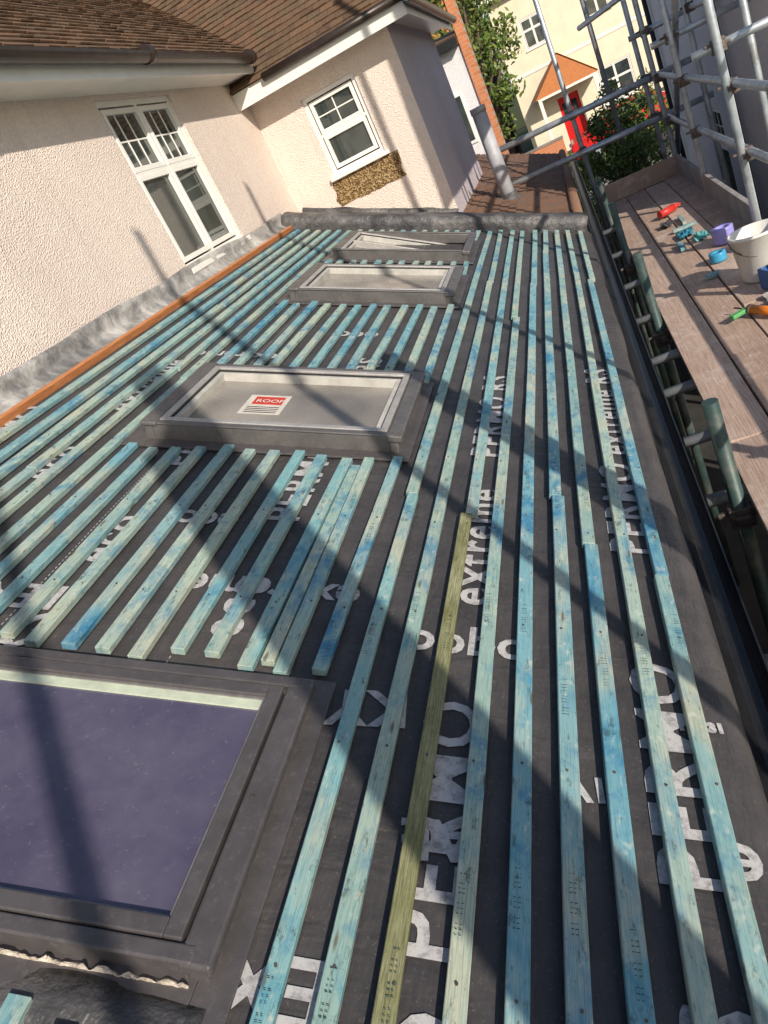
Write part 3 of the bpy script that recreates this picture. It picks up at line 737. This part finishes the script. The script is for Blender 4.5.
boxes('porch_posts',[(-.5,-.35,YC-1.15,YC-1.0,0,2.5),(1.85,2.0,YC-1.15,YC-1.0,0,2.5),(-.5,2.0,YC-1.16,YC-1.02,2.40,2.50)],MAT_UPVC,ch,.01)
slab('roof',[(-1.6,YC-.4,6.9),(9,YC-.4,6.9),(9,YC+4,9.8),(-1.6,YC+4,9.8)],.15,MAT_TILE,ch,(0,-.5,.85))
slab('roof_rear_slope',[(-1.6,YC+4,9.8),(9,YC+4,9.8),(9,YC+8.4,6.9),(-1.6,YC+8.4,6.9)],.15,MAT_TILE,ch,(0,.5,.85))
box('eaves_fascia',-1.6,9,YC-.43,YC-.41,6.7,6.92,MAT_UPVC,ch)
bh=empty('brick_house')
box('walls',-9,-2.2,YC+2,YC+9,0,5.6,MAT_DBRICK,bh)
slab('roof',[(-9.3,YC+1.7,5.5),(-1.9,YC+1.7,5.5),(-1.9,YC+5.5,8.5),(-9.3,YC+5.5,8.5)],.15,MAT_TILEO,bh,(0,-.6,.8))
boxes('window_frames',[(-3.6,-2.7,YC+1.96,YC+1.99,3.3,4.6)],MAT_UPVC,bh)
boxes('window_panes',[(-3.5,-2.8,YC+1.94,YC+1.955,3.4,4.5)],MAT_GLASS,bh)
gw=empty('garden_wall'); boxes('wall_courses',[(-12,.0,35.2,35.42,0,.85),(1.6,14,35.2,35.42,0,.85)],MAT_BRICK,gw); boxes('coping',[(-12,.02,35.16,35.46,.851,.92),(1.58,14,35.16,35.46,.851,.92)],MAT_CONC,gw)

meshobj('ground',[(-300,-300,0),(300,-300,0),(300,300,0),(-300,300,0)],[(0,1,2,3)],MAT_GROUND)
meshobj('garden_path',[(-.1,-8,.004),(1.7,-8,.004),(1.7,22,.004),(-.1,22,.004)],[(0,1,2,3)],MAT_PATHSHADE)
meshobj('road',[(-80,25,.008),(80,25,.008),(80,32.5,.008),(-80,32.5,.008)],[(0,1,2,3)],MAT_ASPH)
boxes('pavement',[(-80,80,22.4,24.9,0,.12),(-80,80,32.6,34.8,0,.12)],MAT_PAVE)
boxes('kerb',[(-80,80,24.9,25.03,0,.13),(-80,80,32.47,32.6,0,.13)],MAT_CONC)

def car(loc,rotz):
    e=empty('parked_car',loc,(0,0,rotz))
    prof=[(-2.0,.35),(-2.05,.75),(-1.95,.92),(-1.2,1.0),(-.6,1.42),(.9,1.45),(1.6,1.05),(2.0,.98),(2.05,.6),(2.0,.33)]
    bm=bmesh.new()
    L=[];Rr=[]
    for x,z in prof:
        w=.85 if z<1.02 else .66
        L.append(bm.verts.new((x,-w,z)));Rr.append(bm.verts.new((x,w,z)))
    bm.faces.new(L);bm.faces.new(Rr[::-1])
    for i in range(len(prof)): j=(i+1)%len(prof); bm.faces.new((L[j],L[i],Rr[i],Rr[j]))
    bmesh.ops.recalc_face_normals(bm,faces=bm.faces)
    me=bpy.data.meshes.new('body'); bm.to_mesh(me); bm.free(); me.materials.append(MAT_RED); o=link(bpy.data.objects.new('body',me),e); bev(o,.06,3)
    for s in (-1,1):
        V=[(-.98,s*.80,1.04),(-.58,s*.70,1.36),(.82,s*.69,1.38),(1.3,s*.80,1.05)]
        meshobj('side_window',V,[(0,1,2,3)],MAT_GLASS,e)
    meshobj('windscreen',[(-1.17,-.7,1.04),(-1.17,.7,1.04),(-.66,.6,1.41),(-.66,-.6,1.41)],[(0,1,2,3)],MAT_GLASS,e)
    meshobj('rear_screen',[(1.57,-.7,1.09),(1.57,.7,1.09),(.97,.6,1.44),(.97,-.6,1.44)],[(0,1,2,3)],MAT_GLASS,e)
    tubes('wheels',[((x,s*.72,.31),(x,s*.88,.31),.31) for x in (-1.3,1.3) for s in (-1,1)],MAT_RUB,e,28)
    tubes('hub_caps',[((x,s*.881,.31),(x,s*.895,.31),.19) for x in (-1.3,1.3) for s in (-1,1)],MAT_TUBE,e,20)
    boxes('head_lamps',[(-2.07,-1.98,-.75,-.45,.68,.82),(-2.07,-1.98,.45,.75,.68,.82)],MAT_UPVC,e,.02)
car((2.2,31.0,0.01),0)

def tree(name,loc,h,crown,rad,nclump,leaf,seed,trunk=True,perclump=90):
    rnd=random.Random(seed); e=empty(name,loc)
    V=[];F=[]
    if trunk:
        tubedata(V,F,(0,0,0),(.05*h*.2,0,h*.45),.03*h*.8,.018*h,n=10)
    cs=[]
    for i in range(nclump):
        while True:
            p=Vector((rnd.uniform(-1,1),rnd.uniform(-1,1),rnd.uniform(-1,1)))
            if .35<p.length<1: break
        c=Vector((p.x*rad,p.y*rad,crown+p.z*(h-crown)))
        cs.append(c)
        if i%3==0: tubedata(V,F,(0,0,h*.25+rnd.random()*h*.15),c,.012*h,.003*h,n=6)
    meshobj('trunk_and_limbs',V,F,MAT_BARK,e,True)
    V=[];F=[]
    for c in cs:
        cr=rad*rnd.uniform(.2,.42)
        for i in range(perclump):
            d=Vector((rnd.gauss(0,1),rnd.gauss(0,1),rnd.gauss(0,1))).normalized()*cr*rnd.uniform(.5,1.05)
            p=c+d; a=Vector((rnd.gauss(0,1),rnd.gauss(0,1),rnd.gauss(0,1))).normalized(); b2=a.orthogonal().normalized(); a=a*leaf*rnd.uniform(.6,1.3); b2=b2*leaf*.5
            k=len(V); V+= [p-a,p-b2*.9,p+a,p+b2*.9]; F.append((k,k+1,k+2,k+3))
    meshobj('leaves',V,F,MAT_LEAF,e)
    return e
tree('broadleaf_tree',(-2.6,34,0),8.5,5.2,2.0,55,.13,3)
tree('broadleaf_tree',(-4.5,50,0),12,7,3.5,50,.2,4)
tree('broadleaf_tree',(9,52,0),12,7,4,40,.22,9)
tree('garden_shrub',(.85,16.2,0),3.0,1.4,.75,45,.05,5,True,110)
tree('garden_shrub',(1.6,20.5,0),2.7,1.3,.9,40,.06,6,True,90)
tree('garden_shrub',(0,19.5,0),1.7,.8,.7,30,.05,8,True,80)

# ------------------------------------------------------------ light
W=bpy.data.worlds.new("World"); scn.world=W; W.use_nodes=True
nt=W.node_tree; bg=nt.nodes['Background']; sky=nt.nodes.new('ShaderNodeTexSky'); sky.sky_type='NISHITA'; sky.sun_disc=False
EL=math.radians(27)
L=Vector((-.615*math.cos(EL),.788*math.cos(EL),-math.sin(EL)))
sky.sun_elevation=EL; sky.sun_rotation=math.atan2(-L.x,-L.y)
nt.links.new(sky.outputs[0],bg.inputs[0]); bg.inputs[1].default_value=.12
sd=bpy.data.lights.new('sun','SUN'); sd.energy=5.0; sd.angle=math.radians(.5); sd.color=(1,.90,.76)
so=bpy.data.objects.new('sun',sd); so.rotation_euler=L.to_track_quat('-Z','Y').to_euler(); so.location=(5,-5,12); link(so)

# ------------------------------------------------------------ camera
cam=bpy.data.cameras.new('camera'); co=bpy.data.objects.new('camera',cam); link(co)
fwd=Vector((-.3585,.8407,-.4035)).normalized(); right=Vector((.8891,.175,-.4225)); right=(right-fwd*right.dot(fwd)).normalized(); up=right.cross(fwd)
Mx=Matrix((( right.x,up.x,-fwd.x,0),(right.y,up.y,-fwd.y,0),(right.z,up.z,-fwd.z,ZO),(0,0,0,1)))
co.matrix_world=Mx
cam.sensor_fit='VERTICAL'; cam.sensor_height=36; cam.lens=36*740/1024; cam.clip_end=1000; cam.clip_start=.02
scn.camera=co
scn.view_settings.view_transform='Standard'; scn.view_settings.look='None'; scn.view_settings.exposure=0
